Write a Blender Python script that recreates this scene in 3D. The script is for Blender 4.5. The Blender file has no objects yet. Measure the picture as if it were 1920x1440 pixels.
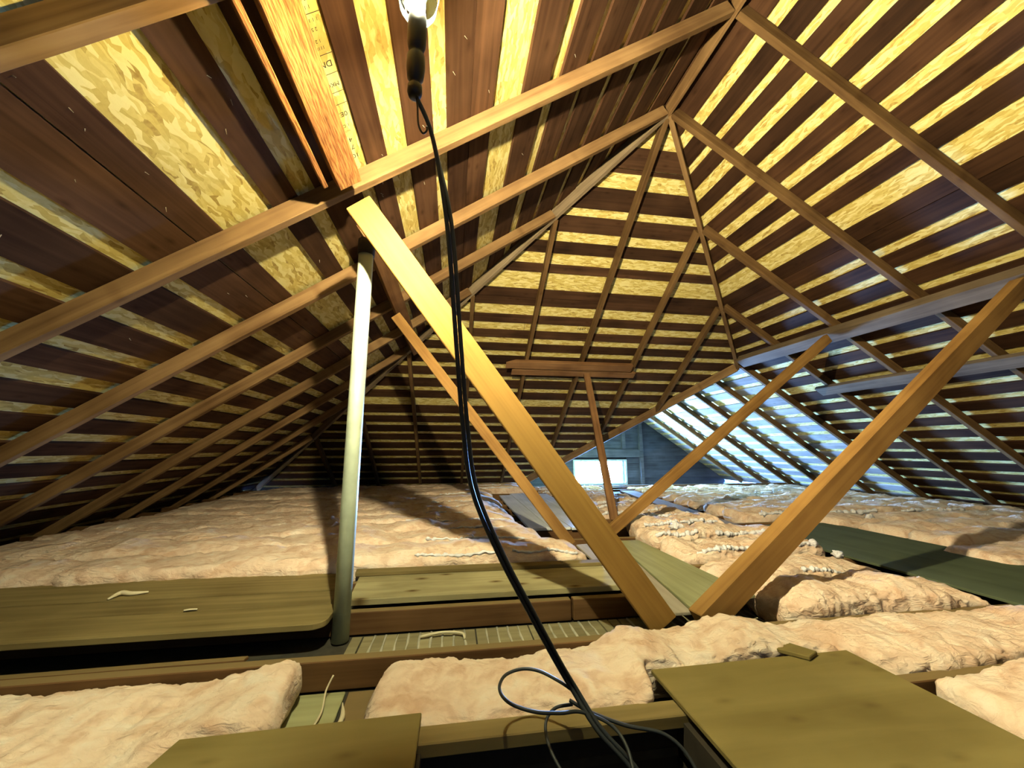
import bpy, bmesh, math, random
from mathutils import Vector, Matrix, noise

random.seed(7)
scene = bpy.context.scene
C = scene.collection

# ------------------------------------------------------------------ camera
CAM_H = 0.74
cam_d = bpy.data.cameras.new('camera')
cam_d.sensor_width = 36.0
cam_d.lens = 720.0 / 1920.0 * 36.0
cam_d.clip_start = 0.02
cam = bpy.data.objects.new('camera', cam_d)
cam.location = (0, 0, CAM_H)
cam.rotation_euler = (math.radians(90 + 9.5), 0, math.radians(-8.7))
C.objects.link(cam)
scene.camera = cam

# ------------------------------------------------------------------ sky, exposure
world = bpy.data.worlds.new('sky')
scene.world = world
world.use_nodes = True
wn = world.node_tree.nodes
bg = wn['Background']
bg.inputs[0].default_value = (0.20, 0.44, 1.0, 1)
bg.inputs[1].default_value = 1500.0
scene.view_settings.view_transform = 'Standard'
scene.view_settings.look = 'None'
scene.view_settings.exposure = 0.0
scene.view_settings.gamma = 1.0
scene.view_settings.use_curve_mapping = False
scene.cycles.diffuse_bounces = 1
BULB_STRENGTH = 39000.0
BULB_COLOR = (1.0, 0.88, 0.56)

# sky portal in the gable window opening (guides sky sampling, gives no light itself)
pl = bpy.data.lights.new('window_portal', 'AREA')
pl.shape = 'RECTANGLE'
pl.size = 1.5
pl.size_y = 0.66
pl.cycles.is_portal = True
po = bpy.data.objects.new('window_portal', pl)
po.location = (3.86, 10.03, 0.12)
po.rotation_euler = (math.radians(-90), 0, 0)
C.objects.link(po)

# ------------------------------------------------------------------ roof geometry constants
S = 0.68                       # rise over run
CX = 1 / math.sqrt(1 + S * S)
CZ = S * CX
XR, ZR, YA = 1.8066, 3.626, 2.6898   # ridge line, apex of the hip
SP = 0.805                     # rafter spacing
XG = 4.30                      # ridge of the far gable
YG = YA + (XG - XR)
ZG = ZR - S * (XG - XR)
YBACK, YWALL = -2.4, 9.9
RD = 0.091                     # rafter depth
BT = 0.021                     # board thickness

# ------------------------------------------------------------------ helpers
def link(o, parent=None):
    C.objects.link(o)
    if parent is not None:
        o.parent = parent
    return o

def tag(o, label=None, cat=None, group=None, kind=None):
    if label: o['label'] = label
    if cat: o['category'] = cat
    if group: o['group'] = group
    if kind: o['kind'] = kind
    return o

def empty(name, loc=(0, 0, 0), parent=None):
    o = bpy.data.objects.new(name, None)
    o.empty_display_size = 0.1
    o.location = loc
    return link(o, parent)

def mesh_obj(name, verts, faces, mat, parent=None, matrix=None, smooth=False, bevel=0.0):
    me = bpy.data.meshes.new(name)
    me.from_pydata([tuple(v) for v in verts], [], faces)
    bm = bmesh.new(); bm.from_mesh(me)
    bmesh.ops.recalc_face_normals(bm, faces=bm.faces)
    if bevel > 0:
        bmesh.ops.bevel(bm, geom=list(bm.edges), offset=bevel, segments=1, affect='EDGES')
    bm.to_mesh(me); bm.free()
    if smooth:
        for p in me.polygons: p.use_smooth = True
    me.materials.append(mat)
    o = bpy.data.objects.new(name, me)
    link(o, parent)
    if matrix is not None:
        o.matrix_world = matrix
        if parent is not None:
            o.matrix_parent_inverse = Matrix.Identity(4)
            o.matrix_basis = (parent_world(parent)).inverted() @ matrix
    return o

def parent_world(p):
    m = Matrix.Identity(4)
    chain = []
    while p is not None:
        chain.append(p); p = p.parent
    for q in reversed(chain):
        m = m @ q.matrix_basis
    return m

BOXF = [(0, 1, 2, 3), (4, 7, 6, 5), (0, 4, 5, 1), (1, 5, 6, 2), (2, 6, 7, 3), (3, 7, 4, 0)]

def box_verts(x0, x1, y0, y1, z0, z1):
    return [(x0, y0, z0), (x1, y0, z0), (x1, y1, z0), (x0, y1, z0),
            (x0, y0, z1), (x1, y0, z1), (x1, y1, z1), (x0, y1, z1)]

def frame(o, ax, up):
    ax = Vector(ax).normalized(); up = Vector(up)
    side = up.cross(ax).normalized(); up = ax.cross(side).normalized()
    m = Matrix((ax, side, up)).transposed().to_4x4()
    m.translation = Vector(o)
    return m

def beam(name, p0, p1, w, d, up, mat, parent=None, cut0=0.0, cut1=0.0, bevel=0.003):
    """Timber whose underside centre line runs p0-p1; depth d along up. cut = slant of the ends along the depth."""
    p0 = Vector(p0); p1 = Vector(p1)
    L = (p1 - p0).length
    m = frame(p0, p1 - p0, up)
    v = []
    nseg = max(2, int(L / 0.25))
    for i in range(nseg + 1):
        t = i / nseg
        wob = 0.0018
        x = L * t
        dy = (noise.noise(Vector((x * 2.1 + p0.x * 7, p0.y * 3, 1.7))) * wob)
        for (yy, zz) in ((-w / 2, 0), (w / 2, 0), (w / 2, d), (-w / 2, d)):
            xx = x
            if i == 0: xx = x + cut0 * zz / d
            if i == nseg: xx = x + cut1 * zz / d
            v.append((xx, yy + dy, zz + dy * 0.6))
    f = [(3, 2, 1, 0)]
    for i in range(nseg):
        a = i * 4
        for k in range(4):
            f.append((a + k, a + (k + 1) % 4, a + 4 + (k + 1) % 4, a + 4 + k))
    a = nseg * 4
    f.append((a, a + 1, a + 2, a + 3))
    me = bpy.data.meshes.new(name)
    me.from_pydata(v, [], f)
    bm = bmesh.new(); bm.from_mesh(me)
    bmesh.ops.recalc_face_normals(bm, faces=bm.faces)
    if bevel:
        es = [e for e in bm.edges if e.is_manifold and e.calc_face_angle(0) > 0.6]
        bmesh.ops.bevel(bm, geom=es, offset=bevel, segments=1, affect='EDGES')
    bm.to_mesh(me); bm.free()
    me.materials.append(mat)
    o = bpy.data.objects.new(name, me)
    link(o, parent)
    o.matrix_basis = (parent_world(parent).inverted() @ m) if parent is not None else m
    return o

def prism(name, pts, z0, z1, mat, parent=None, bevel=0.0, matrix=None):
    n = len(pts)
    v = [(p[0], p[1], z0) for p in pts] + [(p[0], p[1], z1) for p in pts]
    f = [tuple(range(n))[::-1], tuple(range(n, 2 * n))]
    for i in range(n):
        j = (i + 1) % n
        f.append((i, j, n + j, n + i))
    return mesh_obj(name, v, f, mat, parent, matrix, bevel=bevel)

def catmull(pts, n=8):
    P = [Vector(p) for p in pts]
    P = [P[0] * 2 - P[1]] + P + [P[-1] * 2 - P[-2]]
    out = []
    for i in range(1, len(P) - 2):
        a, b, c, d = P[i - 1], P[i], P[i + 1], P[i + 2]
        for k in range(n):
            t = k / n
            out.append(0.5 * ((2 * b) + (c - a) * t + (2 * a - 5 * b + 4 * c - d) * t * t + (3 * b - a - 3 * c + d) * t ** 3))
    out.append(P[-2])
    return out

def tube(name, path, r, mat, parent=None, seg=10, matrix=None):
    path = [Vector(p) for p in path]
    rr = r if callable(r) else (lambda t: r)
    v = []; f = []
    n = len(path)
    prev = None
    for i, p in enumerate(path):
        t = (path[min(i + 1, n - 1)] - path[max(i - 1, 0)]).normalized()
        if prev is None:
            u = t.orthogonal().normalized()
        else:
            u = (prev - t * prev.dot(t)).normalized()
        prev = u
        w = t.cross(u)
        R = rr(i / max(1, n - 1))
        for k in range(seg):
            a = 2 * math.pi * k / seg
            v.append(p + (u * math.cos(a) + w * math.sin(a)) * R)
    for i in range(n - 1):
        for k in range(seg):
            a = i * seg + k; b = i * seg + (k + 1) % seg
            f.append((a, b, b + seg, a + seg))
    f.append(tuple(range(seg))[::-1]); f.append(tuple(range((n - 1) * seg, n * seg)))
    return mesh_obj(name, v, f, mat, parent, matrix, smooth=True)

def lathe(name, prof, mat, parent=None, seg=28, matrix=None, loop=False):
    """prof: list of (r, z) along local z."""
    path = [(0, 0, z) for r, z in prof]
    v = []; f = []
    for r, z in prof:
        for k in range(seg):
            a = 2 * math.pi * k / seg
            v.append((r * math.cos(a), r * math.sin(a), z))
    n = len(prof)
    for i in range(n - 1):
        for k in range(seg):
            a = i * seg + k; b = i * seg + (k + 1) % seg
            f.append((a, b, b + seg, a + seg))
    if loop:
        for k in range(seg):
            a = (n - 1) * seg + k; b = (n - 1) * seg + (k + 1) % seg
            f.append((a, b, (k + 1) % seg, k))
    else:
        f.append(tuple(range(seg))[::-1]); f.append(tuple(range((n - 1) * seg, n * seg)))
    return mesh_obj(name, v, f, mat, parent, matrix, smooth=True)

ORD = ['nearest', 'second', 'third', 'fourth', 'fifth', 'sixth', 'seventh', 'eighth', 'ninth', 'tenth',
       'eleventh', 'twelfth', 'thirteenth', 'fourteenth', 'fifteenth', 'sixteenth']

# ------------------------------------------------------------------ materials
def new_mat(name):
    m = bpy.data.materials.new(name)
    m.use_nodes = True
    nt = m.node_tree
    return m, nt, nt.nodes, nt.links, nt.nodes['Principled BSDF']

def ramp(ns, stops):
    r = ns.new('ShaderNodeValToRGB')
    e = r.color_ramp.elements
    while len(e) < len(stops): e.new(0.5)
    for i, (p, c) in enumerate(stops):
        e[i].position = p; e[i].color = (*c, 1)
    return r

def wood(name, dark, light, rough=0.75, spec=0.12, gscale=(1.2, 26, 26), bump=0.25, vary=0.25, spots=0.0, saw=False, top_tint=None, kscale=3.2):
    m, nt, ns, ln, b = new_mat(name)
    tc = ns.new('ShaderNodeTexCoord')
    oi = ns.new('ShaderNodeObjectInfo')
    add = ns.new('ShaderNodeVectorMath'); add.operation = 'MULTIPLY_ADD'
    comb = ns.new('ShaderNodeCombineXYZ')
    ln.new(oi.outputs['Random'], comb.inputs[0]); ln.new(oi.outputs['Random'], comb.inputs[1]); ln.new(oi.outputs['Random'], comb.inputs[2])
    add.inputs[1].default_value = (17, 31, 13)
    ln.new(comb.outputs[0], add.inputs[0]); ln.new(tc.outputs['Object'], add.inputs[2])
    mp = ns.new('ShaderNodeMapping'); mp.inputs['Scale'].default_value = gscale
    ln.new(add.outputs[0], mp.inputs[0])
    n1 = ns.new('ShaderNodeTexNoise'); n1.inputs['Scale'].default_value = 1.0; n1.inputs['Detail'].default_value = 6; n1.inputs['Distortion'].default_value = 0.6
    ln.new(mp.outputs[0], n1.inputs['Vector'])
    n2 = ns.new('ShaderNodeTexNoise'); n2.inputs['Scale'].default_value = 2.3; n2.inputs['Detail'].default_value = 3
    ln.new(add.outputs[0], n2.inputs['Vector'])
    mix = ns.new('ShaderNodeMath'); mix.operation = 'MULTIPLY_ADD'; mix.inputs[1].default_value = 0.55
    ln.new(n2.outputs['Fac'], mix.inputs[0])
    half = ns.new('ShaderNodeMath'); half.operation = 'MULTIPLY'; half.inputs[1].default_value = 0.5
    ln.new(n1.outputs['Fac'], half.inputs[0]); ln.new(half.outputs[0], mix.inputs[2])
    r = ramp(ns, [(0.36, dark), (0.66, light)])
    ln.new(mix.outputs[0], r.inputs[0])
    hs = ns.new('ShaderNodeHueSaturation')
    vm = ns.new('ShaderNodeMath'); vm.operation = 'MULTIPLY_ADD'; vm.inputs[1].default_value = vary * 2; vm.inputs[2].default_value = 1 - vary
    ln.new(oi.outputs['Random'], vm.inputs[0]); ln.new(vm.outputs[0], hs.inputs['Value'])
    ln.new(r.outputs[0], hs.inputs['Color'])
    out = hs.outputs[0]
    if spots:
        v = ns.new('ShaderNodeTexVoronoi'); v.inputs['Scale'].default_value = kscale; v.voronoi_dimensions = '2D'
        mp2 = ns.new('ShaderNodeMapping'); mp2.inputs['Scale'].default_value = (1, 2.2, 2.2)
        ln.new(add.outputs[0], mp2.inputs[0]); ln.new(mp2.outputs[0], v.inputs['Vector'])
        rk = ramp(ns, [(0.015, (0.22, 0.15, 0.10)), (0.05, (0.55, 0.45, 0.36)), (0.13, (1, 1, 1))])
        ln.new(v.outputs['Distance'], rk.inputs[0])
        mx = ns.new('ShaderNodeMixRGB'); mx.blend_type = 'MULTIPLY'; mx.inputs[0].default_value = spots
        ln.new(out, mx.inputs[1]); ln.new(rk.outputs[0], mx.inputs[2]); out = mx.outputs[0]
    if top_tint:    # tan tint mixed into faces that point up
        ge = ns.new('ShaderNodeNewGeometry'); sx = ns.new('ShaderNodeSeparateXYZ'); ln.new(ge.outputs['True Normal'], sx.inputs[0])
        gt = ns.new('ShaderNodeMath'); gt.operation = 'GREATER_THAN'; gt.inputs[1].default_value = 0.8; ln.new(sx.outputs[2], gt.inputs[0])
        gm = ns.new('ShaderNodeMath'); gm.operation = 'MULTIPLY'; gm.inputs[1].default_value = 0.75; ln.new(gt.outputs[0], gm.inputs[0])
        md_ = ns.new('ShaderNodeMixRGB'); ln.new(gm.outputs[0], md_.inputs[0]); ln.new(out, md_.inputs[1]); md_.inputs[2].default_value = (*top_tint, 1)
        out = md_.outputs[0]
    ln.new(out, b.inputs['Base Color'])
    b.inputs['Roughness'].default_value = rough
    b.inputs['Specular IOR Level'].default_value = spec
    bp = ns.new('ShaderNodeBump'); bp.inputs['Strength'].default_value = bump; bp.inputs['Distance'].default_value = 0.004
    ln.new(n1.outputs['Fac'], bp.inputs['Height'])
    if saw:   # rough-sawn cross striations
        mp3 = ns.new('ShaderNodeMapping'); mp3.inputs['Scale'].default_value = (14, 150, 30); mp3.inputs['Rotation'].default_value = (0, 0, 0.25)
        ln.new(tc.outputs['Object'], mp3.inputs[0])
        n3 = ns.new('ShaderNodeTexNoise'); n3.inputs['Scale'].default_value = 1.0; n3.inputs['Detail'].default_value = 3
        ln.new(mp3.outputs[0], n3.inputs['Vector'])
        bp2 = ns.new('ShaderNodeBump'); bp2.inputs['Strength'].default_value = 0.8; bp2.inputs['Distance'].default_value = 0.006
        ln.new(n3.outputs['Fac'], bp2.inputs['Height']); ln.new(bp.outputs[0], bp2.inputs['Normal'])
        mz = ns.new('ShaderNodeMixRGB'); mz.blend_type = 'MULTIPLY'; mz.inputs[0].default_value = 0.8
        rz = ramp(ns, [(0.38, (0.45, 0.32, 0.25)), (0.6, (1.15, 1.1, 1.0))])
        ln.new(n3.outputs['Fac'], rz.inputs[0]); ln.new(out, mz.inputs[1]); ln.new(rz.outputs[0], mz.inputs[2]); ln.new(mz.outputs[0], b.inputs['Base Color'])
        ln.new(bp2.outputs[0], b.inputs['Normal'])
    else:
        ln.new(bp.outputs[0], b.inputs['Normal'])
    return m

def osb(name):
    m, nt, ns, ln, b = new_mat(name)
    tc = ns.new('ShaderNodeTexCoord')
    wv = ns.new('ShaderNodeTexNoise'); wv.inputs['Scale'].default_value = 14; wv.inputs['Detail'].default_value = 1
    ln.new(tc.outputs['Object'], wv.inputs['Vector'])
    wa = ns.new('ShaderNodeVectorMath'); wa.operation = 'MULTIPLY_ADD'; wa.inputs[1].default_value = (0.035, 0.035, 0.0)
    ln.new(wv.outputs['Color'], wa.inputs[0]); ln.new(tc.outputs['Object'], wa.inputs[2])
    cols = []
    for rot, sc in ((0.35, (14, 60, 1)), (-0.75, (13, 52, 1)), (1.35, (18, 66, 1))):
        mp = ns.new('ShaderNodeMapping'); mp.inputs['Rotation'].default_value = (0, 0, rot); mp.inputs['Scale'].default_value = sc
        ln.new(wa.outputs[0], mp.inputs[0])
        v = ns.new('ShaderNodeTexVoronoi'); v.inputs['Scale'].default_value = 1.0; v.voronoi_dimensions = '2D'
        ln.new(mp.outputs[0], v.inputs['Vector'])
        sep = ns.new('ShaderNodeSeparateColor'); ln.new(v.outputs['Color'], sep.inputs[0])
        cols.append(sep)
    mx = ns.new('ShaderNodeMath'); mx.operation = 'GREATER_THAN'; mx.inputs[1].default_value = 0.55
    ln.new(cols[0].outputs[1], mx.inputs[0])
    m1 = ns.new('ShaderNodeMix'); m1.data_type = 'FLOAT'
    ln.new(mx.outputs[0], m1.inputs[0]); ln.new(cols[0].outputs[0], m1.inputs[2]); ln.new(cols[1].outputs[0], m1.inputs[3])
    mx2 = ns.new('ShaderNodeMath'); mx2.operation = 'GREATER_THAN'; mx2.inputs[1].default_value = 0.72
    ln.new(cols[2].outputs[1], mx2.inputs[0])
    m2 = ns.new('ShaderNodeMix'); m2.data_type = 'FLOAT'
    ln.new(mx2.outputs[0], m2.inputs[0]); ln.new(m1.outputs[0], m2.inputs[2]); ln.new(cols[2].outputs[0], m2.inputs[3])
    nz = ns.new('ShaderNodeTexNoise'); nz.inputs['Scale'].default_value = 60; nz.inputs['Detail'].default_value = 3
    ln.new(tc.outputs['Object'], nz.inputs['Vector'])
    ad = ns.new('ShaderNodeMath'); ad.operation = 'MULTIPLY_ADD'; ad.inputs[1].default_value = 0.35
    ln.new(nz.outputs['Fac'], ad.inputs[0]); ln.new(m2.outputs[0], ad.inputs[2])
    r = ramp(ns, [(0.08, (0.30, 0.175, 0.035)), (0.28, (0.56, 0.41, 0.105)), (0.70, (0.70, 0.56, 0.175)), (1.0, (0.80, 0.69, 0.30))])
    ln.new(ad.outputs[0], r.inputs[0])
    ln.new(r.outputs[0], b.inputs['Base Color'])
    b.inputs['Roughness'].default_value = 0.6
    b.inputs['Specular IOR Level'].default_value = 0.3
    bp = ns.new('ShaderNodeBump'); bp.inputs['Strength'].default_value = 0.5; bp.inputs['Distance'].default_value = 0.004
    ln.new(ad.outputs[0], bp.inputs['Height']); ln.new(bp.outputs[0], b.inputs['Normal'])
    return m

def fluff(name, c0, c1, c2):
    m, nt, ns, ln, b = new_mat(name)
    tc = ns.new('ShaderNodeTexCoord'); oi = ns.new('ShaderNodeObjectInfo')
    n1 = ns.new('ShaderNodeTexNoise'); n1.inputs['Scale'].default_value = 9; n1.inputs['Detail'].default_value = 7; n1.inputs['Distortion'].default_value = 1.2
    n1.noise_dimensions = '4D'
    ws = ns.new('ShaderNodeMath'); ws.operation = 'MULTIPLY'; ws.inputs[1].default_value = 40
    ln.new(oi.outputs['Random'], ws.inputs[0]); ln.new(ws.outputs[0], n1.inputs['W'])
    ln.new(tc.outputs['Object'], n1.inputs['Vector'])
    r = ramp(ns, [(0.34, c0), (0.52, c1), (0.70, c2)])
    ln.new(n1.outputs['Fac'], r.inputs[0]); ln.new(r.outputs[0], b.inputs['Base Color'])
    b.inputs['Roughness'].default_value = 1.0
    b.inputs['Specular IOR Level'].default_value = 0.05
    mp = ns.new('ShaderNodeMapping'); mp.inputs['Scale'].default_value = (20, 42, 42); mp.inputs['Rotation'].default_value = (0.2, 0.3, 0.4)
    ln.new(tc.outputs['Object'], mp.inputs[0])
    n2 = ns.new('ShaderNodeTexNoise'); n2.inputs['Scale'].default_value = 1; n2.inputs['Detail'].default_value = 6; n2.inputs['Distortion'].default_value = 1.0
    ln.new(mp.outputs[0], n2.inputs['Vector'])
    bp = ns.new('ShaderNodeBump'); bp.inputs['Strength'].default_value = 0.9; bp.inputs['Distance'].default_value = 0.014
    ln.new(n2.outputs['Fac'], bp.inputs['Height']); ln.new(bp.outputs[0], b.inputs['Normal'])
    return m

def plain(name, col, rough=0.6, metal=0.0, spec=0.4, noise_amt=0.0, nscale=20):
    m, nt, ns, ln, b = new_mat(name)
    b.inputs['Base Color'].default_value = (*col, 1)
    b.inputs['Roughness'].default_value = rough; b.inputs['Metallic'].default_value = metal
    b.inputs['Specular IOR Level'].default_value = spec
    if noise_amt:
        tc = ns.new('ShaderNodeTexCoord')
        n1 = ns.new('ShaderNodeTexNoise'); n1.inputs['Scale'].default_value = nscale; n1.inputs['Detail'].default_value = 5
        ln.new(tc.outputs['Object'], n1.inputs['Vector'])
        r = ramp(ns, [(0.3, tuple(c * (1 - noise_amt) for c in col)), (0.7, tuple(min(1, c * (1 + noise_amt)) for c in col))])
        ln.new(n1.outputs['Fac'], r.inputs[0]); ln.new(r.outputs[0], b.inputs['Base Color'])
        bp = ns.new('ShaderNodeBump'); bp.inputs['Strength'].default_value = 0.2; bp.inputs['Distance'].default_value = 0.003
        ln.new(n1.outputs['Fac'], bp.inputs['Height']); ln.new(bp.outputs[0], b.inputs['Normal'])
    return m

M = {}
M['osb'] = osb('oriented_strand_board')
M['board'] = wood('old_sheathing_board', (0.032, 0.013, 0.006), (0.100, 0.048, 0.023), vary=0.3, spots=0.5)
M['board_daylit'] = wood('daylit_sheathing_board', (0.19, 0.17, 0.145), (0.34, 0.31, 0.275), vary=0.25, spots=0.3)  # paled copy: window light on the far boards put into their colour
M['board_R'] = wood('dimmed_reddish_board', (0.020, 0.008, 0.0035), (0.060, 0.027, 0.012), vary=0.3, spots=0.5)  # darkened board copy, the lamp's falloff put into its colour
M['board_F'] = wood('dimmed_brown_board', (0.025, 0.011, 0.005), (0.080, 0.038, 0.018), vary=0.3, spots=0.5)  # hip-end board copy, darkened less for the same falloff
M['board_L'] = M['board']
M['rafter'] = wood('rafter_timber', (0.12, 0.062, 0.024), (0.28, 0.165, 0.070), vary=0.15, spots=0.35)
M['rafter_R'] = wood('dimmed_rafter_timber', (0.080, 0.040, 0.014), (0.19, 0.108, 0.042), vary=0.15, spots=0.35)  # rafter copy darkened to carry the lamp's falloff in its colour
M['grey_purlin'] = wood('greyish_purlin_timber', (0.085, 0.058, 0.034), (0.19, 0.138, 0.085), vary=0.1)
M['purlin_rough'] = wood('rough_sawn_timber', (0.22, 0.095, 0.030), (0.50, 0.24, 0.075), vary=0.05, bump=0.6, saw=True)
M['purlin'] = wood('purlin_timber', (0.12, 0.055, 0.022), (0.30, 0.155, 0.065), vary=0.1)
M['strut'] = wood('fresh_strut_timber', (0.22, 0.115, 0.026), (0.34, 0.185, 0.045), vary=0.05, bump=0.15, gscale=(1, 40, 40))
M['strut2'] = wood('aged_strut_timber', (0.19, 0.092, 0.024), (0.37, 0.200, 0.058), vary=0.1)
M['grey_wood'] = wood('grey_weathered_timber', (0.16, 0.11, 0.065), (0.33, 0.245, 0.150), vary=0.15)
M['plank'] = wood('olive_floor_plank', (0.15, 0.105, 0.038), (0.27, 0.20, 0.080), vary=0.12, bump=0.15)
M['joist'] = wood('joist_timber', (0.075, 0.034, 0.013), (0.19, 0.100, 0.040), vary=0.1, top_tint=(0.26, 0.185, 0.08))
M['weathered'] = wood('knotty_weathered_plank', (0.22, 0.175, 0.08), (0.46, 0.39, 0.20), vary=0.1, spots=1.0, bump=0.6, gscale=(2.2, 16, 16), kscale=2.6)
M['ply'] = wood('plywood_face', (0.17, 0.125, 0.038), (0.28, 0.215, 0.075), vary=0.05, gscale=(1.2, 9, 9), bump=0.06, spots=0.3)
M['ply_grey'] = wood('grey_plywood', (0.27, 0.22, 0.15), (0.42, 0.36, 0.26), vary=0.05, bump=0.1)
M['ply_green'] = wood('greenish_plywood', (0.24, 0.235, 0.110), (0.38, 0.37, 0.19), vary=0.05, bump=0.1)
M['green_panel'] = wood('dark_green_panel', (0.055, 0.070, 0.035), (0.10, 0.12, 0.065), vary=0.05, bump=0.05, gscale=(1, 6, 6))
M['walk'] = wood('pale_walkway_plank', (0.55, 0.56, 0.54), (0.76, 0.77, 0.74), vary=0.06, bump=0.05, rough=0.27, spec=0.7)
M['lath'] = wood('ceiling_lath', (0.20, 0.165, 0.085), (0.34, 0.29, 0.16), vary=0.15)
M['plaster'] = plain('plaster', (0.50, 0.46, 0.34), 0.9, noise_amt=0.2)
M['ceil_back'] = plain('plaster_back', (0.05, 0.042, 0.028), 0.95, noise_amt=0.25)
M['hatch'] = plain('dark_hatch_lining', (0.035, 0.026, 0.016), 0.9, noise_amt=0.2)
M['fluff'] = fluff('pink_fibreglass', (0.72, 0.47, 0.31), (0.87, 0.66, 0.48), (0.91, 0.76, 0.60))
M['torn'] = fluff('torn_white_fibre', (0.75, 0.70, 0.70), (0.86, 0.83, 0.82), (0.92, 0.91, 0.92))
M['pipe'] = plain('galvanised_steel', (0.52, 0.58, 0.43), 0.45, metal=0.25, noise_amt=0.12, nscale=14)
M['rubber'] = plain('black_rubber', (0.008, 0.007, 0.006), 0.45)
mcup, nt, ns, ln, b = new_mat('tinted_clear_plastic')
tr = ns.new('ShaderNodeBsdfTransparent'); tr.inputs[0].default_value = (0.66, 0.70, 0.70, 1)
b.inputs['Base Color'].default_value = (0.03, 0.045, 0.05, 1); b.inputs['Roughness'].default_value = 0.15
mxs = ns.new('ShaderNodeMixShader'); mxs.inputs[0].default_value = 0.20
ln.new(tr.outputs[0], mxs.inputs[1]); ln.new(b.outputs[0], mxs.inputs[2]); ln.new(mxs.outputs[0], ns['Material Output'].inputs['Surface'])
M['cup'] = mcup
mdm, nt, ns, ln, b = new_mat('added_dimmer_plastic')  # tint of the dimmer added to cut bulb light on the roof
tr = ns.new('ShaderNodeBsdfTransparent'); tr.inputs[0].default_value = (0.22, 0.205, 0.165, 1)
gl = ns.new('ShaderNodeBsdfGlossy'); gl.inputs['Roughness'].default_value = 0.2
mxs = ns.new('ShaderNodeMixShader'); mxs.inputs[0].default_value = 0.06
ln.new(tr.outputs[0], mxs.inputs[1]); ln.new(gl.outputs[0], mxs.inputs[2]); ln.new(mxs.outputs[0], ns['Material Output'].inputs['Surface'])
M['dome'] = mdm
M['wire'] = plain('steel_wire', (0.45, 0.45, 0.43), 0.35, metal=0.9)
M['cord'] = plain('dark_rubber_cord', (0.030, 0.034, 0.034), 0.5)
M['wall'] = wood('glare_blue_board', (0.035, 0.040, 0.052), (0.085, 0.095, 0.12), vary=0.2)  # blue of the window's glare put into the wall colour
M['wall_stud'] = wood('glare_blue_stud', (0.055, 0.058, 0.070), (0.12, 0.125, 0.145), vary=0.1)  # stud colour takes up the window glare too
M['win_frame'] = plain('painted_window_frame', (0.50, 0.56, 0.52), 0.5, noise_amt=0.1)
M['ink'] = plain('black_stamp_ink', (0.015, 0.013, 0.010), 0.8)
M['sliver'] = plain('pale_wood_sliver', (0.72, 0.62, 0.40), 0.7)
M['nail'] = plain('bright_nail', (0.75, 0.70, 0.55), 0.3, metal=0.6)

mg, nt, ns, ln, b = new_mat('window_glass')
tr = ns.new('ShaderNodeBsdfTransparent'); gl = ns.new('ShaderNodeBsdfGlossy'); gl.inputs['Roughness'].default_value = 0.05
mxs = ns.new('ShaderNodeMixShader'); mxs.inputs[0].default_value = 0.07
ln.new(tr.outputs[0], mxs.inputs[1]); ln.new(gl.outputs[0], mxs.inputs[2]); ln.new(mxs.outputs[0], ns['Material Output'].inputs['Surface'])
M['glass'] = mg
mb, nt, ns, ln, b = new_mat('glowing_bulb')
em = ns.new('ShaderNodeEmission'); em.inputs[0].default_value = (*BULB_COLOR, 1); em.inputs[1].default_value = BULB_STRENGTH
ln.new(em.outputs[0], ns['Material Output'].inputs['Surface'])
M['bulb'] = mb

# ------------------------------------------------------------------ the roof (ceiling of the attic)
ceiling = empty('ceiling')
tag(ceiling, kind='structure')

nL = Vector((-CZ, 0, CX)); nR = Vector((CZ, 0, CX)); nF = Vector((0, CZ, CX))
# slope frames: origin on the rafter underside plane; x along the boards, y down the slope, z = outward normal
def slope_matrix(kind):
    if kind == 'L':   # along +Y, down = -X
        along, down, n, o = Vector((0, 1, 0)), Vector((-CX, 0, -CZ)), nL, Vector((XR, 0, ZR))
    elif kind == 'R':
        along, down, n, o = Vector((0, 1, 0)), Vector((CX, 0, -CZ)), nR, Vector((XR, 0, ZR))
    elif kind == 'F':
        along, down, n, o = Vector((1, 0, 0)), Vector((0, CX, -CZ)), nF, Vector((0, YA, ZR))
    else:             # G: hidden left slope of the far gable
        along, down, n, o = Vector((0, 1, 0)), Vector((-CX, 0, -CZ)), nL, Vector((XG, 0, ZG))
    m = Matrix((along, down, n)).transposed().to_4x4(); m.translation = o - down * (RD * CZ / CX)
    return m

def rng(kind, v):
    d = v * CX
    if kind == 'L': return (YBACK, YA + d)
    if kind == 'R':
        x = XR + d
        return (YBACK, (YA + d) if x < XG else YWALL)
    y = YA + d
    return (XR - d, XR + d if y < YG else XG - (y - YG))

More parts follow.
